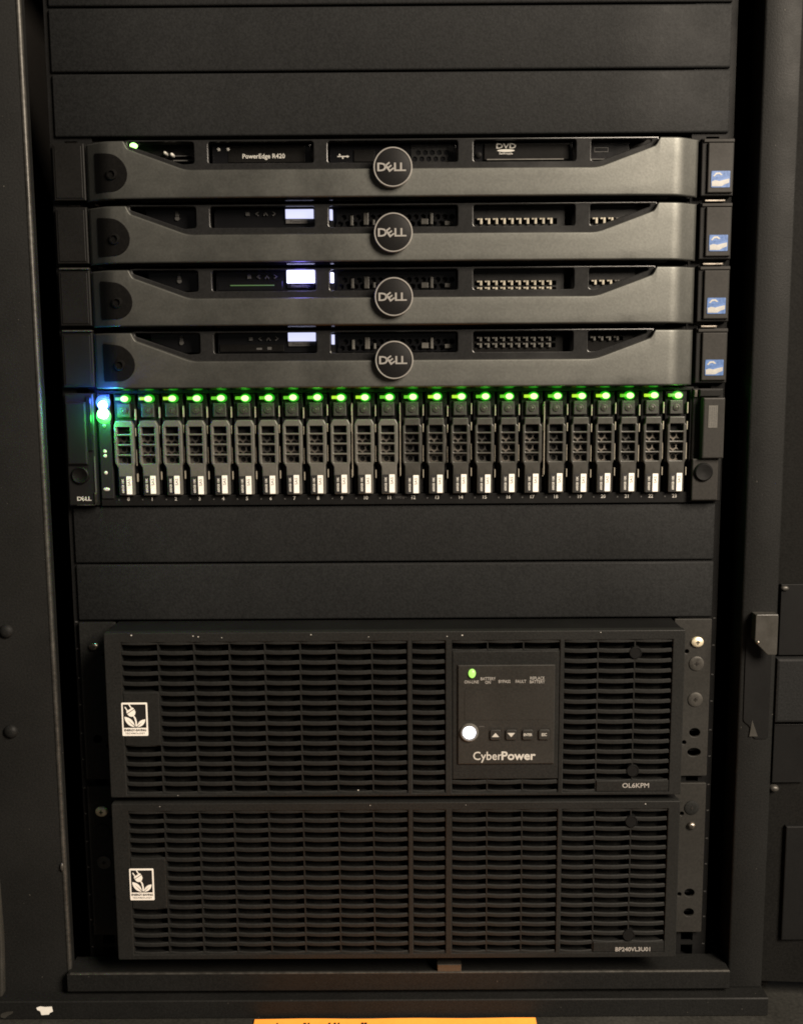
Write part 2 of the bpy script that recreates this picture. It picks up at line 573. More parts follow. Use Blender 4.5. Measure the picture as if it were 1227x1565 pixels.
# ------------------------------------------------------------------ slim servers
def bezel_mesh():
    xs = []
    x = 0.0
    for a, b, st in ((0, 140, 10), (140, 150, 1.25), (150, 183, 3), (183, 190.7, 0.7), (190.7, 197, 2.1), (197, 218, 1.0)):
        k = a
        while k < b - 1e-6:
            xs.append(k)
            k += st
    xs.append(218.6)
    xs = sorted(set([-v for v in xs] + xs))

    def topz(x):
        x = abs(x)
        if x < 140:
            return 20.0
        if x < 150:
            return 20.0 + 0.37 * (x - 140) ** 2 / 20
        if x < 184.5:
            return 21.85 + 0.365 * (x - 150)
        if x < 188.3:
            return 34.44 + 0.365 * (x - 184.5) + 0.31 * (x - 184.5) ** 2
        return 40.3

    def cy(x):
        w = max(0.0, abs(x) - 90)
        w = 0.075 * w * w / 220 if x < 0 else 0.05 * w * w / 220
        t = abs(x) - 198
        if t <= 0:
            return w
        if t < 9:
            return w + 0.62 * t * t / 18
        return w + 0.62 * (t - 4.5)

    def edge(d):
        r = 1.3
        if d >= r:
            return 0.0
        return r - math.sqrt(max(0, r * r - (r - d) ** 2))
    ds = [0, 0.15, 0.5, 0.95, 1.4]
    vs, fs = [], []
    rows = None
    for x in xs:
        tz = topz(x)
        zz = [0.4 + d for d in ds] + [0.4 + (tz - 0.4) * f for f in (0.3, 0.5, 0.7)] + [tz - d for d in reversed(ds)]
        ex = edge(218.6 - abs(x))
        col = [(x, -22.4 + cy(x) + max(edge(min(z - 0.4, tz - z)), ex), z) for z in zz]
        col += [(x, -15.4 + cy(x) * 0.6, tz), (x, -15.4 + cy(x) * 0.6, 0.4)]
        rows = len(col)
        vs += col
    n = rows
    for j in range(len(xs) - 1):
        for i in range(n):
            a, b = j * n + i, j * n + (i + 1) % n
            fs.append((a, a + n, b + n, b))
    fs.append(tuple(range(n)))
    fs.append(tuple(reversed(range((len(xs) - 1) * n, len(xs) * n))))
    mb = MB()
    mb.add(vs, fs)
    return mb.mesh('bezel', M['silver'], 38)


WIN = [
    fillet([(-186.5, 40.8), (-186.5, 38.0), (-148, 24.6), (-139.5, 25.2), (-139.5, 40.0)], 2),
    fillet(rect(-129.5, -55, 25.2, 40.0), 2),
    fillet(rect(-45, 47, 25.2, 40.0), 2),
    fillet(rect(58, 130.5, 25.2, 40.0), 2),
    fillet([(141, 25.2), (147, 25.2), (183.5, 38.0), (183.5, 40.0), (141, 40.0)], 2),
]
FRAME_ME = plate_mesh('bezel_frame', [[(-188.5, 41.3), (-188.5, 18), (188.5, 18), (188.5, 41.3)]] + WIN, -15.0, -11.0, M['frame'], 0.6)
BEZEL_ME = bezel_mesh()


def lock_mesh():
    """dark D-shaped plate that follows the curve of the bezel end"""
    vs, fs = [], []
    xs = [-211.0, -210.4] + [-209.5 + 1.0 * k for k in range(17)] + [-192 + 0.75 * k for k in range(7)] + [-187.1, -186.6, -186.2]
    for x in xs:
        t = (x + 199) / 12.8
        k = math.sqrt(max(0.0, 1 - t * t)) if x > -199 else 1.0
        lo, hi = 17.5 - 12.2 * k, 17.5 + (15.8 - 0.12 * max(0, x + 211) * (x > -211)) * k
        if x < -210.7:
            lo, hi = lo + 1.2, hi - 1.2
        w = 0.075 * (abs(x) - 90) ** 2 / 220
        e = abs(x) - 198
        w += 0.0 if e <= 0 else (0.62 * e * e / 18 if e < 9 else 0.62 * (e - 4.5))
        y = -22.75 + w
        vs += [(x, y + 0.5, lo - 0.01), (x, y, lo + 0.4), (x, y, hi - 0.4), (x, y + 0.5, hi + 0.01), (x, y + 4, hi), (x, y + 4, lo)]
    for a in range(len(xs) - 1):
        for b in range(6):
            p, q = a * 6 + b, a * 6 + (b + 1) % 6
            fs.append((p, p + 6, q + 6, q))
    fs.append(tuple(range(6)))
    fs.append(tuple(reversed(range((len(xs) - 1) * 6, len(xs) * 6))))
    return MB().add(vs, fs).mesh('lock_plate', M['lock'], 40)


LOCK_ME = lock_mesh()
KEY_ME = MB().lathe(-197.5, 17.5, [(2.2, -23.0), (2.5, -24.4), (3.6, -24.2), (4.2, -22.6)], 24).mesh('keyhole', M['lock'], 45)
for _me in (KEY_ME,):
    for _v in _me.vertices:
        _x = _v.co.x / S
        _w = max(0.0, abs(_x) - 90)
        _t = max(0.0, abs(_x) - 198)
        _v.co.y += S * (0.15 + 0.075 * _w * _w / 220 + (0.62 * _t * _t / 18 if _t < 9 else 0.62 * (_t - 4.5)))
# badge
RING_ME = MB().lathe(0, 0, [(12.5, -26.6), (12.8, -27.3), (13.3, -27.3), (13.7, -26.5), (13.7, -22.5)], 48).mesh('ring', M['chrome'], 40)
DISC_ME = MB().lathe(0, 0, [(12.2, -26.9), (12.55, -26.75), (12.6, -24)], 48).mesh('badge', M['badge'], 30)


def dell_mesh(h, m, yf, name, bold=0.0):
    """the maker's mark: D, a tilted E, L, L set close together"""
    parts = []
    for ch, x, r in (('D', -1.34, 0), ('E', -0.42, radians(36)), ('L', 0.52, 0), ('L', 1.26, 0)):
        me = text_mesh(ch, h * 1.38, m, yf, th=0.35, bold=bold, name='tmp', wide=1.18)
        # centre the glyph
        xs = [v.co.x for v in me.vertices]
        zs = [v.co.z for v in me.vertices]
        cx, cz = (min(xs) + max(xs)) / 2, (min(zs) + max(zs)) / 2
        for v in me.vertices:
            v.co.x -= cx
            v.co.z -= cz
        bake_rot(me, r)
        for v in me.vertices:
            v.co.x += x * h * S * 1.0
        parts.append(me)
    b = bmesh.new()
    for p in parts:
        b.from_mesh(p)
    me = bpy.data.meshes.new(name)
    b.to_mesh(me)
    b.free()
    me.materials.append(m)
    return me


DELL_ME = dell_mesh(5.7, M['chrome'], -27.3, 'lettering', 0.18)
SERVER_CHASSIS = MB().box(-215, 215, -1.5, 560, 0.6, 43.0, 0.4).mesh('chassis', M['chassis'])


def hex_plate(name, x0, x1, z0, z1, pitch, r, yf, m, n=6, seed=0):
    holes = []
    row = 0
    z = z0 + r + 0.6
    while z + r < z1 - 0.3:
        x = x0 + r + 0.6 + (pitch / 2 if row % 2 else 0)
        while x + r < x1 - 0.3:
            holes.append([(x + r * cos(pi / 6 + 2 * pi * i / n), z + r * sin(pi / 6 + 2 * pi * i / n)) for i in range(n)])
            x += pitch
        z += pitch * 0.866
        row += 1
    return plate_mesh(name, [rect(x0, x1, z0, z1)] + holes, yf, yf + 0.9, m)


HEX_A = hex_plate('vent_grille', -40, 46, 26, 39, 5.2, 2.15, -4.2, M['gloss'])
STK_BACK = plate_mesh('sticker', [fillet(rect(228.0, 241.4, 7.2, 18.6), 0.6)], -9.6, -9.3, M['blue'])
STK_WAVE = plate_mesh('swoosh', [[(228.5, 11.4), (231, 12.2), (234, 11.6), (237, 12.4), (240.9, 13.3), (240.8, 10.4), (238, 9.4), (235.5, 8.0), (228.5, 8.0)]], -9.75, -9.62, M['cream'])
STK_BOW = plate_mesh('swoosh', [[(229.2, 15.0), (231.2, 17.4), (234.0, 17.6), (236.0, 15.8), (234.8, 15.6), (233.2, 16.4), (231.4, 16.0), (230.2, 14.6)]], -9.75, -9.62, M['cream'])


def build_server(k, label, kind):
    t = empty('rack_server', (0, 0, -(k + 1) * U - 1.5), label, 'server', 'slim grey servers stacked in the rack')
    obj('chassis', SERVER_CHASSIS, t)
    bz = obj('bezel', BEZEL_ME, t)
    obj('bezel_frame', FRAME_ME, bz)
    lk = obj('lock_plate', LOCK_ME, bz)
    obj('keyhole', KEY_ME, bz)
    MB().prism_x(-196, 196, [(-21.0, 0.36), (-20.9, 0.2), (-19, -0.1), (-16, -0.65), (-13, -1.25), (-1.8, -1.25), (-1.8, 0.36)]).obj('mirror_strip', M['mirror_strip'], t, 30)  # gloss strip added and sloped to mirror the lit screen below
    if kind == 'c':
        halo_lamp('screen_glow', t, -66.6, -17, 36, (0.22, 0.18, 1.0), 0.03, 6)  # added lamp, spreads a violet halo around the screen
    bd = obj('badge', DISC_ME, t, (1.0, 0, 19.7))
    obj('ring', RING_ME, bd)
    obj('lettering', DELL_ME, bd)
    # rack ears
    le = MB().box(-242.5, -219.6, -7, -0.4, 1.6, 41.5, 0.8).obj('rack_ear', M['ear'], t)
    MB().box(-240.8, -221.5, -7.6, -7.05, 3.2, 39.6, 0.4).obj('release_latch', M['ear'], le)
    re_ = MB().box(221.4, 244.6, -7, -0.4, 1.6, 41.5, 0.8).obj('rack_ear', M['ear'], t)
    MB().box(225.6, 243.4, -9.2, -7.05, 3.6, 38.2, 0.7).obj('release_latch', M['ear_light'], re_)
    MB().box(222.6, 244.2, -8.4, -7.05, 38.7, 40.9, 0.4).obj('ear_lip', M['ear_light'], re_)
    st = obj('sticker', STK_BACK, re_)
    st2 = obj('swoosh', STK_WAVE, re_)
    obj('swoosh', STK_BOW, re_)
    # narrow shiny slide tongues seen in the gap below the ears
    if kind in ('b', 'c', 'd'):
        MB().box(224, 238.5 - (3 if kind == 'd' else 0), -9.5, -2, 41.9, 43.2, 0.3).obj('slide_tongue', M['steel'], t)
    if kind in ('c', 'd'):
        MB().box(-241, -219.7, -9, -2, 41.9, 43.0, 0.3).obj('slide_tongue', M['dull_screw'], t)
    # thin bright lip of the lid over the windows
    MB().box(-180, 182, -10.0, -2, 40.9, 41.5).obj('lid_lip', M['dull_screw'], t)
    if kind == 'a':
        # left: small green lamp, marks
        MB().lathe(-182.6, 38.2, [(0.4, -14.9), (1.6, -14.6), (2.4, -13.8), (2.6, -11.4)], 20, 1, 0.72).obj('status_light', M['green'], t, 60)
        MB().lathe(-161.8, 34.2, [(0.5, -8.2), (1.1, -7.6), (1.3, -1.4)], 12).obj('indicator', M['print'], t, 60)
        MB().lathe(-157.0, 33.0, [(0.5, -8.2), (1.2, -7.6), (1.4, -1.4)], 12).obj('indicator', M['print'], t, 60)
        MB().box(-155.0, -143.5, -6, -1.4, 32.0, 32.5).box(-156, -141.5, -7.5, -1.4, 28.4, 29.1).obj('port_edge', M['print_dim'], t)
        # second window: drive-free panel with the model name
        pn = MB().box(-128.5, -58, -5, -1.4, 26.2, 40.4, 0.5).obj('name_panel', M['gloss'], t)
        MB().box(-117, -62, -5.5, -5.05, 27.4, 39.4, 0.3).obj('panel_inset', M['lock'], pn)
        text('PowerEdge R420', -91.5, 31.6, 4.5, M['print'], -5.75, pn, bold=0.06, wide=0.98)
        for x in (-123.8, -117.0):
            MB().lathe(x, 36.6, [(0.6, -6.0), (1.2, -5.7), (1.3, -5.05)], 12).obj('indicator', M['print'], pn, 60)
        # third: usb port and hex vents
        pn = MB().box(-44.5, 46, -3.4, -1.4, 26.0, 40.4, 0.4).obj('port_panel', M['gloss'], t)
        usb = MB().box(-38.8, -32, -4.0, -3.45, 31.1, 31.8).lathe(-37.2, 32.6, [(0.7, -4.0), (0.7, -3.45)], 10).lathe(-35.0, 30.4, [(0.6, -4.0), (0.6, -3.45)], 10)
        usb.add([(-32, -4.0, 30.5), (-30.2, -4.0, 31.45), (-32, -4.0, 32.4), (-32, -3.45, 30.5), (-30.2, -3.45, 31.45), (-32, -3.45, 32.4)],
                [(0, 1, 2), (5, 4, 3), (0, 3, 4, 1), (1, 4, 5, 2), (2, 5, 3, 0)])
        usb.obj('usb_symbol', M['print'], pn)
        MB().box(-27, -12, -4.6, -3.45, 27.5, 36, 0.3).obj('usb_port', M['lock'], pn)
        obj('vent_grille', hex_plate('vent_grille', 14, 44.5, 26.6, 39.6, 5.0, 2.0, -4.3, M['frame']), pn)
        # fourth: disc drive
        dd = MB().box(59, 129.5, -6, -1.4, 26.0, 40.2, 0.6).obj('disc_drive', M['gloss'], t)
        MB().box(66, 127.5, -7.6, -6.05, 27.6, 38.9, 0.5).obj('drive_tray', M['lock'], dd)
        MB().box(68, 122.8, -8.0, -7.65, 27.5, 28.25).obj('tray_lip', M['carrier'], dd)
        text('DVD', 81.6, 36.9, 4.6, M['print'], -7.85, dd, wide=1.5, bold=0.1)
        MB().lathe(81.6, 34.0, [(6.2, -7.85), (6.2, -7.65)], 28, 1, 0.15).obj('logo_bar', M['print'], dd)
        text('ReWritable', 81.6, 31.9, 2.3, M['print'], -7.85, dd, wide=0.9)
        MB().lathe(62.3, 31.2, [(1.4, -7.6), (2.1, -7.2), (2.2, -6.05)], 18).obj('eject_button', M['lock'], dd, 50)
        pn = MB().box(142, 170, -5, -1.4, 26.2, 40.2, 0.5).obj('side_panel', M['gloss'], t)
        plate('outline_mark', [rect(145, 155, 33, 36.2), rect(145.4, 154.6, 33.4, 35.8)], -5.2, -5.02, M['print_dim'], pn)
        MB().box(142.5, 160, -6.4, -5.05, 27.6, 28.2).obj('tray_lip', M['carrier_dark'], pn)
        return t
    # the other three: control panel with a lit screen, open bays with vents
    z0 = {'b': 32.6, 'c': 31.4, 'd': 34.0}[kind]
    z1 = {'b': 38.9, 'c': 40.2, 'd': 40.2}[kind]
    lm = M['lcd_b'] if kind == 'c' else M['lcd_a']
    pn = MB().box(-128.5, -56, -4.6, -1.4, 25.8, 40.8, 0.4).obj('control_panel', M['gloss'], t)
    MB().box(-76.6, -56.6, -7.4, -4.65, z0, z1, 0.4).obj('lit_screen', lm, pn)
    MB().box(-76.6, -56.6, -6.2, -4.65, z0 - 3.6, z0 - 0.5, 0.2).obj('screen_strip', M['print_dim'] if kind != 'c' else M['lock'], pn)
    text('PowerEdge', -66.6, z0 - 2.1, 3.0, M['ink'] if kind != 'c' else M['print_dim'], -6.4, pn, wide=1.0)
    for i, x in enumerate((-104, -97.4, -91, -84.6)):
        nav = MB()
        if i == 0:
            nav.box(-1.3, 1.3, -6.2, -4.65, -1.3, 1.3)
        else:
            a = {1: pi, 2: pi / 2, 3: 0}[i]
            for s in (1, -1):
                p = [(-1.0, s * 1.6), (1.1, 0), (0.2, 0), (-1.6, s * 1.1)]
                q = [(c * cos(a) - d * sin(a), c * sin(a) + d * cos(a)) for c, d in p]
                n = 4
                nav.add([(c, -6.2, d) for c, d in q] + [(c, -4.65, d) for c, d in q],
                        [(0, 1, 2, 3), (7, 6, 5, 4)] + [(j, (j + 1) % n, (j + 1) % n + n, j + n) for j in range(n)])
        nav.obj('navigation_key', M['print_dim'], pn, None, (x, 0, 36.0))
    if kind == 'c':
        MB().box(-127, -80, -5.0, -4.65, 26.6, 33, 0.2).obj('card_slot', M['gloss'], pn)
        MB().box(-118, -86, -5.6, -5.05, 29.6, 30.3).obj('slot_light', glow('slot_glow', (0.2, 1.0, 0.05), 0.10), pn)
    if kind == 'd':
        MB().box(-127, -80, -5.4, -4.65, 26.6, 31.8, 0.3).obj('card_slot', M['lock'], pn)
        MB().box(-100, -96, -5.8, -5.45, 28.0, 29.4).box(-92, -89, -5.8, -5.45, 28.0, 30.0).obj('slot_mark', M['print_dim'], pn)
    # left bay: dark port block with a small mark
    lp = MB().box(-178, -142, -3.6, -1.4, 26.0, 40.8, 0.4).obj('port_panel', M['gloss'], t)
    MB().box(-156.2, -154.0, -5.0, -3.65, 34.5, 38.6).lathe(-155.1, 33.4, [(1.6, -5.0), (1.6, -3.65)], 12).obj('usb_symbol', M['print_dim'], lp)
    # middle bay
    sl = MB().box(-44.8, -42.9, -7.4, -1.4, 31.6, 38.6).obj('screen_reflection', lm, t)  # glowing bar that stands for the screen's reflection
    obj('vent_grille', HEX_A, t)
    rnd = random.Random(k)
    for x, w, h in ((-30, 2, 7), (-20.5, 3.5, 8.5), (-14, 1.6, 4), (21, 5, 4), (27.5, 2, 8), (38, 6, 3)):
        zz = 27 + rnd.uniform(0, 1.4)
        MB().box(x, x + w, -6.2, -4.3, zz, zz + h, 0.3).obj('drive_latch', M['carrier'] if kind == 'd' else M['carrier_dark'], t)
    # right bays: rows of little vent tabs in a sheet
    rows = {'b': ((27.4, 31.6),), 'c': ((28.6, 32.0), (24.4, 27.4)), 'd': ((33.0, 36.0), (28.4, 31.6))}[kind]
    holes = []
    for (a, b) in rows:
        for i in range(11):
            holes.append(rect(59.6 + i * 5.6, 63.0 + i * 5.6, max(a, 25.4), b))
    plate('vent_sheet', [rect(57.5, 124.5, 25.0, 40.8)] + holes, -5.6, -4.9, M['frame'] if kind != 'd' else M['lock'], t)
    mm = M['tab'] if kind != 'd' else M['carrier']
    for (a, b) in rows:
        if b < 28 and kind == 'c':
            a = 25.6
        for i in range(10):
            q = MB().box(63.3 + i * 5.6, 65.0 + i * 5.6, -7.6, -5.65, a, b, 0.25).box(61.4 + i * 5.6, 63.25 + i * 5.6, -7.2, -5.65, b - 1.0, b)
            q.obj('vent_tab', mm, t)
    holes = [rect(142.6 + i * 5.6, 146 + i * 5.6, rows[0][0], rows[0][1]) for i in range(5)]
    plate('vent_sheet', [rect(140.5, 176, 25.0, 40.8)] + holes, -5.6, -4.9, M['frame'] if kind != 'd' else M['lock'], t)
    for i in range(4):
        q = MB().box(146.3 + i * 5.6, 148.0 + i * 5.6, -7.6, -5.65, rows[0][0], rows[0][1], 0.25).box(144.4 + i * 5.6, 146.25 + i * 5.6, -7.2, -5.65, rows[0][1] - 1, rows[0][1])
        q.obj('vent_tab', mm if i < 3 else M['dull_screw'], t)
    return t


build_server(2, 'slim grey server with disc drive, topmost of the four, without a lit screen', 'a')
build_server(3, 'slim grey server with lit white screen, directly beneath the one with disc drive', 'b')
build_server(4, 'slim grey server with the brightest white screen, third from the top', 'c')
build_server(5, 'slim grey server with white screen, directly above the green drive lights', 'd')


# ------------------------------------------------------------------ drive shelf (2U, 24 carriers)
def build_array():
    t = empty('drive_shelf', (0, 0, -355.5), 'black drive shelf with twenty-four upright carriers under a row of green lights', 'drive shelf')
    ch = MB()
    ch.box(-218.5, 222, 6, 520, 0.5, 86.2)
    ch.obj('chassis', M['recess'], t)
    # open front frame
    plate('front_frame', [rect(-219, 221.5, 0.3, 86.3), rect(-208.8, 219.2, 8.2, 83.8)], -5.0, 5.8, M['chassis'], t, 0.4)
    C0, P = -199.2, 17.75
    # shared meshes in carrier-local coordinates (x = 0 at the centre line)
    body = MB().box(-7.9, 7.9, -3.2, 5.6, 8.6, 83.4, 0.5).mesh('drive_carrier', M['chassis'])

    def handle(dark):
        m = M['carrier_dark'] if dark else M['carrier']
        L, R, l2 = -7.2, 7.3, (-5.4 if dark else -4.9)
        if not dark:
            out = fillet([(L + 1.8, 64.0), (R - 1.8, 64.0), (R, 60.5), (R, 33), (R - 0.9, 30), (R - 0.9, 8.6), (l2, 8.6), (l2, 29), (L, 33), (L, 60.5)][::-1], 0.8)
        else:
            out = fillet([(-5.6, 64.6), (5.6, 64.6), (5.9, 60), (7.0, 58.6), (7.0, 32.5), (5.9, 30), (5.9, 8.6), (l2, 8.6), (l2, 29), (-7.0, 32.5), (-7.0, 58.6), (-5.9, 60)][::-1], 0.5)
        w = 5.0
        holes = [fillet(rect(-w, w - 0.4, 54.2, 59.4), 0.5), fillet(rect(-w, w - 0.4, 46.8, 52.9), 0.5),
                 fillet(rect(-w, w - 0.4, 39.2, 45.4), 0.5), fillet(rect(-w, w - 0.4, 32.2, 37.9), 0.5)]
        return plate_mesh('handle', [out] + holes, -9.0, -4.6, m, 0.55)
    H = [handle(False), handle(True)]
    # honeycomb behind the handle openings
    hol = []
    for r in range(5):
        z = 34.4 + r * 4.1
        for c in range(4):
            x = -6.2 + c * 4.6 + (2.3 if r % 2 else 0)
            if abs(x) < 5.4:
                hol.append([(x + 2.05 * cos(pi / 6 + i * pi / 3), z + 2.05 * sin(pi / 6 + i * pi / 3)) for i in range(6)])
    GR = [plate_mesh('grille', [rect(-7.6, 7.6, 31, 53.4)] + hol, -4.4, -3.5, M['steel']),
          plate_mesh('grille', [rect(-7.6, 7.6, 31, 53.4)] + hol, -4.4, -3.5, M['dull_screw'])]
    btn = MB().box(-5.0, 4.6, -6.2, -3.25, 66.4, 76.6, 0.6)
    BT = btn.mesh('release_button', M['button'])
    SCW = MB().lathe(-0.2, 71.4, [(0.7, -6.7), (1.5, -6.4), (1.7, -7.0), (2.5, -6.9), (2.7, -6.25)], 18).mesh('screw', M['dull_screw'], 45)
    SHN = MB().lathe(0, 80.2, [(2.0, -7.0), (3.2, -6.4), (3.9, -5.2), (4.1, -3.3)], 24, 1.0, 0.80).mesh('status_halo', M['halo_green'], 60)  # emissive ring painting the halo around the light's core
    COR = MB().lathe(0, 80.2, [(0.5, -8.8), (1.6, -8.5), (2.6, -7.6), (2.8, -5.5)], 22, 1.0, 0.78).mesh('status_light', M['core_green'], 60)
    DIM = [MB().box(-6.0, -1.5, -7.3, -3.25, 79.1, 81.3, 0.4).mesh('activity_light', m) for m in (M['green_dim'], M['green_lime'])]
    WL = plate_mesh('white_label', [fillet(rect(0.6, 4.6, 9.4, 22.8), 0.3)], -9.35, -9.1, M['white'])
    BL = plate_mesh('black_label', [fillet(rect(-4.3, 0.4, 9.0, 22.8), 0.3)], -9.3, -9.1, M['ink'])
    SAS = text_mesh('SAS', 2.9, M['print_dim'], -9.45, 0.08, rot=pi / 2, wide=1.15)
    CAP = text_mesh('600GB 10K', 2.2, M['print'], -9.42, 0.08, bold=0.08, rot=pi / 2)
    SPR = MB().box(7.95, 8.5, -6.5, -3.4, 54, 60).box(7.95, 8.5, -6.5, -3.4, 20, 26).box(7.95, 8.4, -6.0, -3.4, 32, 44).box(8.0, 8.6, -6.4, -3.4, 66, 74).mesh('spring', M['tab'])
    rnd = random.Random(3)
    for i in range(24):
        dark = i >= 12
        c = obj('drive_carrier', body, t, (C0 + P * i, 0, 0))
        j = rnd.uniform(-0.25, 0.25)
        h = obj('handle', H[dark], c, (j, 0, 0))
        obj('grille', GR[0] if i % 3 else GR[1], c)
        obj('release_button', BT, c)
        obj('screw', SCW, c)
        dx, dz = 0.9 + rnd.uniform(-0.3, 0.3), rnd.uniform(-0.2, 0.2)
        obj('status_halo', SHN, c, (dx, 0, dz))
        obj('status_light', COR, c, (dx, 0, dz))
        halo_lamp('status_glow', t, C0 + P * i + 0.9, -13.5, 80.5, (0.12, 1.0, 0.05), 0.0035, 1.5)
        obj('activity_light', DIM[1 if i in (1, 2, 9, 10, 13, 14, 17, 19, 20, 22) else 0], c)
        z = rnd.uniform(-0.4, 0.4)
        obj('black_label', BL, c, (0, 0, z))
        obj('white_label', WL, c, (0, 0, z))
        obj('lettering', SAS, c, (2.6, 0, 18.2 + z))
        obj('lettering', CAP, c, (-2.0, 0, 15.6 + z))
        obj('spring', SPR, c, (rnd.uniform(-0.2, 0.2), rnd.uniform(-0.6, 0.6), rnd.uniform(-1.5, 1.5)))
        text(str(i), C0 + P * i + 0.4, 5.2, 3.6, M['print'], -5.2, t, name='number', bold=0.05)
    # tick marks between the numbers, and the direction mark in the middle
    mk = MB()
    for i in range(25):
        x = C0 + P * (i - 0.5) + 2.2
        mk.box(x - 0.5, x + 0.5, -5.2, -5.02, 4.4, 5.4)
    o = mk.obj('tick_mark', M['print_dim'], t)
    o['kind'] = 'stuff'
    text('<HDD>', C0 + P * 11.52, 5.4, 2.6, M['print_dim'], -5.2, t, name='lettering')
    # thin bright sheet dividers between carrier banks
    for i in (9, 11, 17):
        x = C0 + P * (i + 0.5)
        MB().box(x - 0.25, x + 0.25, -7.2, -3, 22, 76).obj('divider', M['tab'], t)
    # left: status column and dark ear with the maker's name
    col = MB().box(-218.2, -209.2, -6.4, -5.05, 6, 84, 0.4).obj('status_column', M['shelf'], t)
    MB().lathe(-214.2, 77.6, [(3.0, -7.0), (4.6, -6.9), (5.2, -6.7), (5.4, -6.45)], 28).obj('blue_halo', M['halo_blue_big'], col, 60)  # glowing disc in place of the blue light's halo
    MB().lathe(-214.2, 67.4, [(3.0, -6.98), (4.8, -6.88), (5.4, -6.68), (5.6, -6.45)], 28).obj('green_halo', M['halo_green_big'], col, 60)  # the green light's halo, likewise an emissive disc
    MB().lathe(-214.2, 75.6, [(0.8, -10.8), (2.0, -10.4), (2.9, -9.4), (3.2, -6.45)], 24).obj('blue_light', M['blue_hot'], col, 60)
    MB().lathe(-214.2, 69.4, [(0.8, -11.0), (2.5, -10.5), (3.7, -9.4), (4.0, -6.45)], 26).obj('green_light', M['green_hot'], col, 60)
    halo_lamp('blue_glow', t, -214.4, -19, 78.5, (0.05, 0.13, 1.0), 0.13, 3)
    halo_lamp('green_glow', t, -214.4, -19, 65.5, (0.04, 1.0, 0.10), 0.11, 3)
    MB().lathe(-214.4, 60.5, [(0.6, -7.2), (1.6, -6.9), (1.8, -6.45)], 14).obj('indicator', M['print_dim'], col, 60)
    for z in (41.4, 38.0, 25.4):
        MB().lathe(-214.5, z, [(0.5, -7.0), (1.2, -6.8), (1.4, -6.45)], 14).obj('indicator', M['print'], col, 60)
    MB().lathe(-214.5, 13.0, [(0.9, -7.0), (2.2, -6.8), (2.5, -6.45)], 18, 1, 0.55).obj('indicator', M['print'], col, 60)
    ear = MB().box(-242, -220.6, -9, -0.4, 1.2, 84.5, 1.0).obj('rack_ear', M['shelf_ear'], t)
    MB().box(-241, -226, -11.5, -9.05, 32, 78, 1.2).obj('release_latch', M['shelf_ear'], ear)
    MB().box(-226.2, -222.2, -10.4, -9.05, 42, 82, 0.6).obj('ear_ridge', M['gloss'], ear)
    MB().box(-221.9, -221.1, -10.0, -9.05, 8, 38).obj('edge_strip', M['print_dim'], ear)
    MB().box(-222.4, -220.8, -10.4, -9.05, 2.0, 11.0).box(-236, -222.5, -10.0, -9.05, 1.4, 2.0).obj('corner_trim', M['steel'], ear)
    MB().lathe(-232.5, 24, [(2.4, -9.8), (5.6, -11.2), (6.4, -10.6), (6.6, -9.05)], 28).obj('thumb_screw', M['lock'], ear, 45)
    obj('lettering', dell_mesh(3.0, M['print'], -9.4, 'lettering', 0.07), ear, (-230.2, 0, 6.4))
    # right ear: paler latch plate with the service label, thumb screw below
    ear = MB().box(220.6, 243, -6.5, -0.4, 1.2, 85, 0.8).obj('rack_ear', M['ear'], t)
    MB().box(226.4, 242.2, -14.5, -6.55, 34, 78.4, 1.0).obj('release_latch', M['ear_light'], ear)
    MB().box(224.6, 240, -10.5, -6.55, 79.2, 84.4, 0.6).obj('latch_hook', M['ear'], ear)
    MB().box(220.8, 240.0, -10.2, -6.55, 2.4, 33.4, 0.8).obj('ear_foot', M['ear_light'], ear)
    MB().lathe(229, 23.6, [(1.6, -11.6), (5.8, -12.4), (6.8, -11.6), (7.0, -10.25)], 30).obj('thumb_screw', M['chassis'], ear, 45)
    lb = plate('service_label', [rect(230.2, 236.8, 56.6, 72.8)], -14.75, -14.55, M['carrier'], ear)
    for j in range(4):
        mk = MB()
        z = 57.4
        rr = random.Random(40 + j)
        while z < 71.5:
            h = rr.uniform(0.7, 2.2)
            mk.box(230.9 + j * 1.5, 231.7 + j * 1.5, -14.85, -14.76, z, min(z + h, 72.2))
            z += h + rr.uniform(0.3, 0.7)
        mk.obj('label_print', M['print_dim'], ear)
    MB().box(221.4, 223.2, -8.5, -6.55, 79, 84).obj('hook_tip', M['steel'], ear)
    return t


build_array()


# ------------------------------------------------------------------ slatted battery units
def slat_mesh(w, name='slat'):
    """louvre blade, bowed forward in the middle; x from 0 to w"""
    mb = MB()
    n = 6
    prof = [(-36.4, 1.5), (-37.1, 0.9), (-37.2, -1.2), (-36.5, -1.8), (-31.0, -2.2), (-31.2, -0.8)]
    vs, fs = [], []
    for i in range(n + 1):
        s = i / n
        bow = 1.0 * (1 - (2 * s - 1) ** 2)
        for (y, z) in prof:
            k = 1.0 if y < -33 else 0.3
            vs.append((w * s, y - bow * k, z - 0.35 * bow * k))
    m = len(prof)
    for j in range(n):
        for i in range(m):
            a, b = j * m + i, j * m + (i + 1) % m
            fs.append((a, b, b + m, a + m))
    fs.append(tuple(range(m)))
    fs.append(tuple(range(n * m, n * m + m)))
    mb.add(vs, fs)
    return mb.mesh(name, M['ups'], 40)


XL = [-200.4, -173.4, -147.2, -121.2, -95.3, -69.4, -42.8, -16.8, 9.0]
XM = [12.6, 37.0]
XP = [41.8, 67.9, 94.1, 120.6]
XR = [124.0, 148.6, 175.6, 203.0]


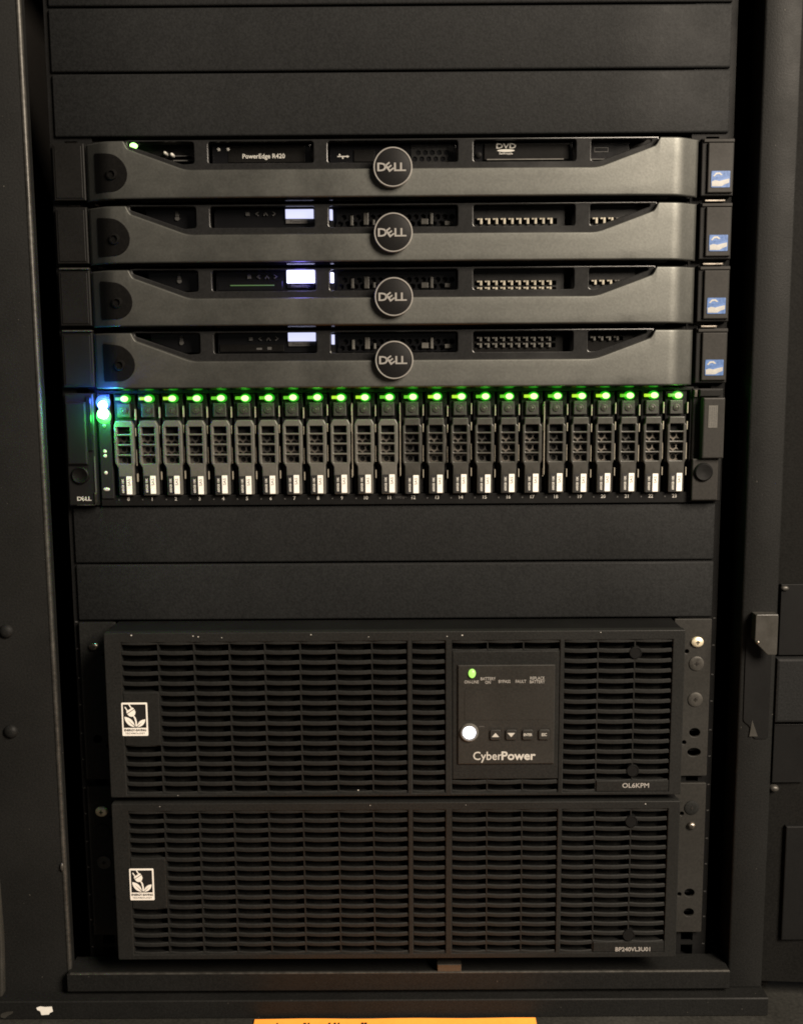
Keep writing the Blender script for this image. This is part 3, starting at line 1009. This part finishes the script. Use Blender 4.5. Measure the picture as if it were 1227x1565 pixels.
def emblem(x0, z0, w, h, parent):
    """white sticker: plug growing from two leaves over two lines of print"""
    a = radians(-0.6)
    st = plate('emblem_sticker', [fillet(rect(0, w, 0, h), 0.9)], -38.7, -38.45, M['white'], parent, 0, (x0, 0, z0))
    plate('emblem_field', [rect(1.1, w - 1.1, 6.2, h - 1.3)], -38.8, -38.72, M['ink'], st)
    W_ = w - 2.2

    def P(u, v):   # u, v in 0..1 over the dark field
        return (1.1 + u * W_, 6.2 + v * (h - 7.5))

    def leaf(p, q, b1, b2, gap):
        p, q = Vector(p), Vector(q)
        d = q - p
        nrm = Vector((-d.y, d.x)).normalized() * d.length
        up, dn = [], []
        for i in range(11):
            s = i / 10
            k = sin(pi * s) ** 0.8
            up.append(p + d * s + nrm * b1 * k)
            dn.append(p + d * s - nrm * b2 * k)
        return [P(*v) for v in up + dn[::-1][1:-1]]
    shapes = [leaf((0.50, 0.03), (0.05, 0.47), 0.20, 0.20, 0), leaf((0.58, 0.03), (0.97, 0.36), 0.20, 0.20, 0)]
    c, d = cos(radians(32)), sin(radians(32))

    def T(u, v, cx=0.36, cz=0.66):   # plug axis tilted to the left
        return P(cx + (u * c - v * d) * 0.95, cz + (u * d + v * c) * 0.95)
    shapes.append([T(-0.20, 0.04), T(-0.17, -0.10), T(-0.09, -0.17), T(-0.03, -0.19), T(0.03, -0.19), T(0.09, -0.17), T(0.17, -0.10), T(0.20, 0.04)])
    shapes.append([T(-0.20, 0.07), T(0.20, 0.07), T(0.17, 0.16), T(-0.17, 0.16)])
    for s in (-0.11, 0.11):
        shapes.append([T(s - 0.025, 0.16), T(s + 0.025, 0.16), T(s + 0.025, 0.36), T(s - 0.025, 0.36)])
    stem = [(0.46, 0.50), (0.52, 0.40), (0.555, 0.25), (0.56, 0.06)]
    shapes.append([P(u + 0.035, v) for u, v in stem] + [P(u - 0.035, v) for u, v in stem[::-1]])
    for sname, shp in zip(('leaf', 'leaf', 'plug_body', 'plug_face', 'plug_pin', 'plug_pin', 'stem'), shapes):
        plate(sname, [shp], -38.9, -38.82, M['white'], st)
    for u0, u1, v0, v1 in ((0.50, 0.16, 0.05, 0.36), (0.60, 0.86, 0.05, 0.27)):
        p, q = Vector(P(u0, v0)), Vector(P(u1, v1))
        n = Vector((-(q - p).y, (q - p).x)).normalized() * 0.14
        plate('leaf_vein', [[tuple(p + n * 2), tuple(q), tuple(p - n * 2)]], -38.96, -38.91, M['ink'], st)
    text('ENERGY-SAVING', w / 2, 4.3, 2.35, M['ink'], -38.85, st, bold=0.05, wide=0.93)
    text('TECHNOLOGY', w / 2, 1.9, 1.85, M['ink'], -38.85, st, wide=1.0, spacing=1.25)
    return st


def build_ups(z_top, z_bot, first, pitch, label, kind, group):
    t = empty('battery_backup', (0, 0, z_bot), label, 'battery backup', group)
    H = z_top - z_bot

    def L(z):
        return z - z_bot
    # body behind the bezel
    MB().box(-211, 211, 2.8, 560, 1.0, H - 0.8).obj('chassis', M['recess'], t)
    gz1 = L(first + 4.2)
    gz0 = L(first - 14 * pitch - 4.0)
    outer = fillet(rect(-212.6, 212.0, 0, H), 1.2)
    if kind == 'a':
        grille_holes = [rect(XL[0], XL[-1], gz0, gz1), rect(XM[0], XM[-1], gz0, gz1),
                        rect(XP[0], XP[-1], gz0, gz1), rect(XR[0], XR[-1], gz0, gz1)]
    else:
        grille_holes = [rect(XL[0], XL[-1], gz0, gz1), rect(XM[0], XM[-1], gz0, gz1),
                        rect(XP[0], XP[-1], gz0, gz1), rect(XR[0], XR[-1], gz0, gz1)]
    plate('bezel', [outer] + grille_holes, -38.4, -30.5, M['ups'], t, 0.7)
    MB().box(-211.4, 210.8, -30.3, -0.4, 0.5, 2.5).box(-211.4, 210.8, -30.3, -0.4, H - 2.5, H - 0.5).box(-211.4, -209.5, -30.3, -0.4, 2.6, H - 2.6).box(209, 210.8, -30.3, -0.4, 2.6, H - 2.6).obj('bezel_shell', M['chassis'], t)
    # dark pocket behind the louvres
    MB().box(-206, 206, -29, -27, gz0 - 2, gz1 + 2).obj('backing', M['backing'], t)
    # vertical split line between the two bezel halves
    MB().box(10.5, 11.0, -38.55, -38.42, 1, H - 1).obj('split_line', M['recess'], t)
    # ribs
    rib = MB().box(-0.45, 0.45, -37.2, -30, gz0 - 0.5, gz1 + 0.5).mesh('rib', M['ups'])
    for xs in (XL, XP, XR):
        for x in xs[1:-1]:
            obj('rib', rib, t, (x, 0, 0))
    # louvres
    cells = []
    for xs, c0 in ((XL, 0), (XM, 8), (XP, 9), (XR, 12)):
        for i in range(len(xs) - 1):
            cells.append((c0 + i, xs[i] + 0.2, xs[i + 1] - 0.2))
    cache = {}
    for ci, x0, x1 in cells:
        w = round(x1 - x0, 2)
        if w not in cache:
            cache[w] = slat_mesh(w)
        for r in range(16):
            zc = first - r * pitch + pitch / 2      # a blade between every two slots
            if ci == 0 and 5 < r <= 9:
                continue
            if kind == 'a' and 9 <= ci <= 11 and 1 < r < 14:
                continue
            if ci in (13, 14) and r == 15:
                continue
            if r == 15 and ci in (13, 14):
                continue
            obj('slat', cache[w], t, (x0, 0, L(zc)))
    # blank plate carrying the emblem sticker
    bz1 = L(first - 4 * pitch - 3.0)
    bz0 = L(first - 10 * pitch + 3.0)
    ep = MB().box(XL[0] + 0.3, XL[1] - 0.5, -38.3, -30.4, bz0, bz1, 0.4).obj('emblem_plate', M['ups'], t)
    if kind == 'a':
        emblem(-201.6, L(-522.5), 19.0, 25.4, ep)
    else:
        emblem(-201.2, L(-651.8), 18.2, 25.2, ep)
    # plate with the model print, lower right
    mz0, mz1 = gz0 + 0.3, L(first - 13 * pitch - 3.2)
    mp = MB().box(XR[1] + 0.5, XR[3] - 0.3, -38.2, -30.4, mz0, mz1, 0.4).obj('model_plate', M['ups'], t)
    if kind == 'a':
        text('OL6KPM', 178.4, L(-563.4), 5.0, M['white_dim'], -38.35, mp, wide=1.08, bold=0.05)
    else:
        text('BP240VL3U01', 179.5, L(-694.0), 4.6, M['white_dim'], -38.35, mp, wide=1.02, bold=0.08)
    # round screw pockets on the right grille
    for z in ((-461.6, -551.8) if kind == 'a' else (-591.6, -682.6)):
        MB().lathe(176.0, L(z), [(3.9, -38.0), (4.0, -38.4), (4.5, -38.3), (4.6, -30)], 28).obj('screw_pocket', M['chassis'], t, 45)
    # mounting ears with screws and holes
    for s in (-1, 1):
        x0, x1 = (212.9, 241.2) if s > 0 else (-241.2, -213.4)
        zz0, zz1 = (0.5, H - 0.5)
        hs = []
        if kind == 'a':
            hz = ((-535.1, 4.2, 3.6), (-550.9, 5.2, 3.4)) if s > 0 else ((-537.7, 3.6, 3.4),)
        else:
            hz = ((-666.8, 4.0, 3.4), (-683.3, 4.0, 3.4)) if s > 0 else ()
        for z, rx, rz in hz:
            hs.append([(s * 230.8 + rx * cos(2 * pi * i / 18), L(z) + rz * sin(2 * pi * i / 18)) for i in range(18)])
        for z in ((-470.5, -543.0) if kind == 'a' else (-601, -668)):
            hs.append(circle(s * 222.8, L(z), 1.7, 12))
        ear = plate('rack_ear', [fillet(rect(x0, x1, zz0, zz1), 1.0)] + hs, -3.6, -0.9, M['ups_face'] if s > 0 else M['ups'], t, 0.4)
        if kind == 'a':
            sc = ((-462.9, 'brass', 4.9), (-479.9, 'dull_screw', 5.6), (-508.4, 'dull_screw', 5.6)) if s > 0 else ((-463.7, 'steel', 4.0),)
        else:
            sc = ((-596.0, 'ups', 5.6), (-610.7, 'steel', 3.6)) if s > 0 else ((-596.3, 'brass', 5.0), (-612.4, 'ups', 5.6), (-638.5, 'dull_screw', 5.4))
        for z, mn, r in sc:
            zz = L(z)
            if mn in ('brass', 'steel'):
                MB().lathe(s * 230.4, zz, [(1.0, -6.2), (r * 0.62, -6.0), (r * 0.92, -5.1), (r, -3.65)], 24, 1.0, 0.82).obj('screw', M[mn], ear, 40)
                y = -6.3
            else:
                MB().lathe(s * 230.4, zz, [(1.0, -4.6), (r * 0.72, -4.8), (r, -4.3), (r * 1.02, -3.65)], 24).obj('screw', M[mn], ear, 40)
                y = -4.95
            c_ = 0.4
            q = MB()
            n_ = 1.5
            q.box(s * 230.4 - n_, s * 230.4 + n_, y, y + 0.1, zz - c_, zz + c_)
            q.box(s * 230.4 - c_, s * 230.4 + c_, y - 0.02, y + 0.1, zz - n_, zz + n_)
            q.obj('screw_slot', M['recess'], ear)
    if kind != 'a':
        return t
    # control panel
    cp = MB().box(XP[0] + 0.3, XP[3] - 0.3, -38.2, -30.4, L(-557.6), L(-459.8), 0.5).obj('control_panel', M['ups'], t)
    MB().box(46.0, 117.2, -39.6, -38.25, L(-545.6), L(-469.8), 0.7).obj('panel_face', M['ups_face'], cp)
    f = -39.65
    plate('display', [fillet(rect(51, 113.4, L(-511.5), L(-488.5)), 1.0)], f - 0.2, f, M['ups_face'], cp)
    MB().lathe(56.4, L(-476.0), [(0.6, f - 2.4), (1.7, f - 2.1), (2.6, f - 1.2), (2.8, f)], 22, 0.95, 1.22).obj('online_light', M['ups_green'], cp, 60)
    for s_, x, z in (('ON-LINE', 56.0, -482.6), ('BATTERY\nON', 68.0, -481.6), ('BYPASS', 80.0, -482.4), ('FAULT', 92.0, -482.4), ('REPLACE\nBATTERY', 104.0, -481.4)):
        text(s_, x, L(z), 3.2, M['white_dim'], f - 0.15, cp, wide=0.84, bold=0.03, line=0.85)
    # lit power button in a bright ring
    MB().lathe(54.4, L(-520.9), [(5.2, f - 0.5), (5.6, f - 1.7), (6.6, f - 1.4), (7.0, f)], 36).obj('button_ring', M['carrier'], cp, 45)
    MB().lathe(54.4, L(-520.9), [(0.8, f - 2.6), (3.2, f - 2.3), (4.5, f - 1.4), (4.7, f - 0.52)], 30).obj('power_button', M['ups_white'], cp, 60)
    MB().box(61.4, 65.4, f - 0.12, f - 0.01, L(-516.8), L(-516.1)).obj('mark', M['print_dim'], cp)
    for i, x in enumerate((73.6, 85.2, 97.4, 109.4)):
        z = L(-522.6)
        plate('key_gap', [fillet(rect(x - 5.0, x + 5.0, z - 5.0, z + 5.0), 1.8)], f - 0.12, f - 0.01, M['recess'], cp)
        kb = plate('key', [fillet(rect(x - 3.9, x + 3.9, z - 3.9, z + 3.9), 1.5)], f - 1.3, f - 0.14, M['key'], cp, 0.4)
        y = f - 1.45
        if i < 2:
            sg = 1 if i == 0 else -1
            plate('key_symbol', [[(x - 2.7, z - 1.5 * sg), (x + 2.7, z - 1.5 * sg), (x, z + 1.6 * sg)]], y, y + 0.13, M['print'], cp)
        else:
            text('ENTER' if i == 2 else 'ESC', x, z, 2.7 if i == 2 else 3.0, M['print'], y, cp, name='key_symbol', wide=0.78, bold=0.06)
    text('Cyber', 57.0, L(-539.4), 9.0, M['print'], f - 0.15, cp, ax='LEFT', wide=0.95, bold=0.06)
    text('Power', 77.8, L(-539.4), 9.0, M['print'], f - 0.15, cp, ax='LEFT', wide=1.06, bold=0.24)
    return t


build_ups(-444.6, -570.6, -456.0, 7.72, 'black slatted battery backup with control panel, green light and lit button', 'a', 'slatted black battery units at the bottom of the rack')
build_ups(-575.4, -700.4, -585.8, 7.60, 'lower slatted black battery unit without a control panel', 'b', 'slatted black battery units at the bottom of the rack')


# ------------------------------------------------------------------ loose things by the base
def build_paper():
    # letter-size sheet lying on the floor, its far edge a little curled up against the base
    t = empty('paper_sheet', (-2, -37, -752.5), 'orange paper sheet with dark print lying flat before the cabinet base', 'paper sheet')
    w, d = 216, 279
    vs, fs = [], []
    nx, ny = 12, 16
    for j in range(ny + 1):
        for i in range(nx + 1):
            x = -w / 2 + w * i / nx
            y = -d * j / ny
            z = 0.6 + 0.5 * sin(i * 0.7 + j * 0.5) ** 2 + (1.0 if j == 0 else 0)
            vs.append((x, y, z))
    for j in range(ny):
        for i in range(nx):
            a = j * (nx + 1) + i
            fs.append((a, a + nx + 1, a + nx + 2, a + 1))
    me = new_mesh('sheet', vs, fs, M['orange'], 60)
    o = obj('sheet', me, t)
    mk = MB()
    # ascenders of a line of large print near the far edge
    for x, wd, sl in ((-70, 2.2, 0), (-66.6, 1.4, 0), (-50.8, 1.6, 0), (-47.4, 1.6, 0.8), (-43.5, 1.2, 0), (-26.8, 1.8, 1.2), (-23.2, 1.8, 0), (-90.5, 1.2, 0)):
        y1, y0 = -5.0, -26
        mk.add([(x + sl, y1, 1.9), (x + wd + sl, y1, 1.9), (x + wd, y0, 1.9), (x, y0, 1.9)], [(0, 3, 2, 1)])
    mk.obj('print', M['ink'], t)
    return t


build_paper()


def scrap(name, label, x, y, z, pts, th, m, tilt=0):
    me = plate_mesh(name, [pts], -th, 0, m)
    o = obj(name, me, None)
    o.location = (x * S, y * S, (z + Z0) * S)
    o.rotation_euler = (0, radians(tilt), 0)
    o['label'] = label
    o['category'] = 'scrap'
    return o


scrap('torn_scrap', 'small torn white scrap stuck at the foot of the left post', -272.5, -34.2, -744.2,
      [(-6.2, 2.2), (-3.4, 3.2), (0.5, 2.6), (5.6, 3.0), (6.2, -1.0), (4.0, -2.0), (3.2, -3.4), (-2.6, -3.8), (-3.4, -0.6), (-5.6, 0.4)], 0.5, M['white'])
scrap('paint_smear', 'dull grey smear left of the white scrap, on the cabinet base', -302.5, -34.2, -747.6,
      fillet([(-4.6, -2.2), (-1.2, -3.2), (1.6, -0.8), (5.2, 1.0), (5.6, 2.6), (0.4, 2.2), (-4.2, 0.6)], 1.0), 0.4, M['carrier_dark'])


def dust():
    rnd = random.Random(11)
    mb = MB()
    spots = [(-192, -38.9, -446.2), (-147, -38.9, -447), (-28, -38.7, -565.6), (150, -38.9, -446.0), (-61, -38.9, -446.5)]
    for k in range(10):
        spots.append((rnd.uniform(-200, 200), -38.75, rnd.choice((-447.6, -577.6, -569, -448.4))))
    for (x, y, z) in spots:
        w = rnd.uniform(0.2, 0.55)
        mb.box(x - w, x + w, y, y + 0.3, z - w * 0.7, z + w * 0.7)
    o = mb.obj('dust', M['print'])
    o.location = (0, 0, Z0 * S)
    o['kind'] = 'stuff'
    o['label'] = 'pale dust flecks on the front edges of the battery units'
    return o


dust()
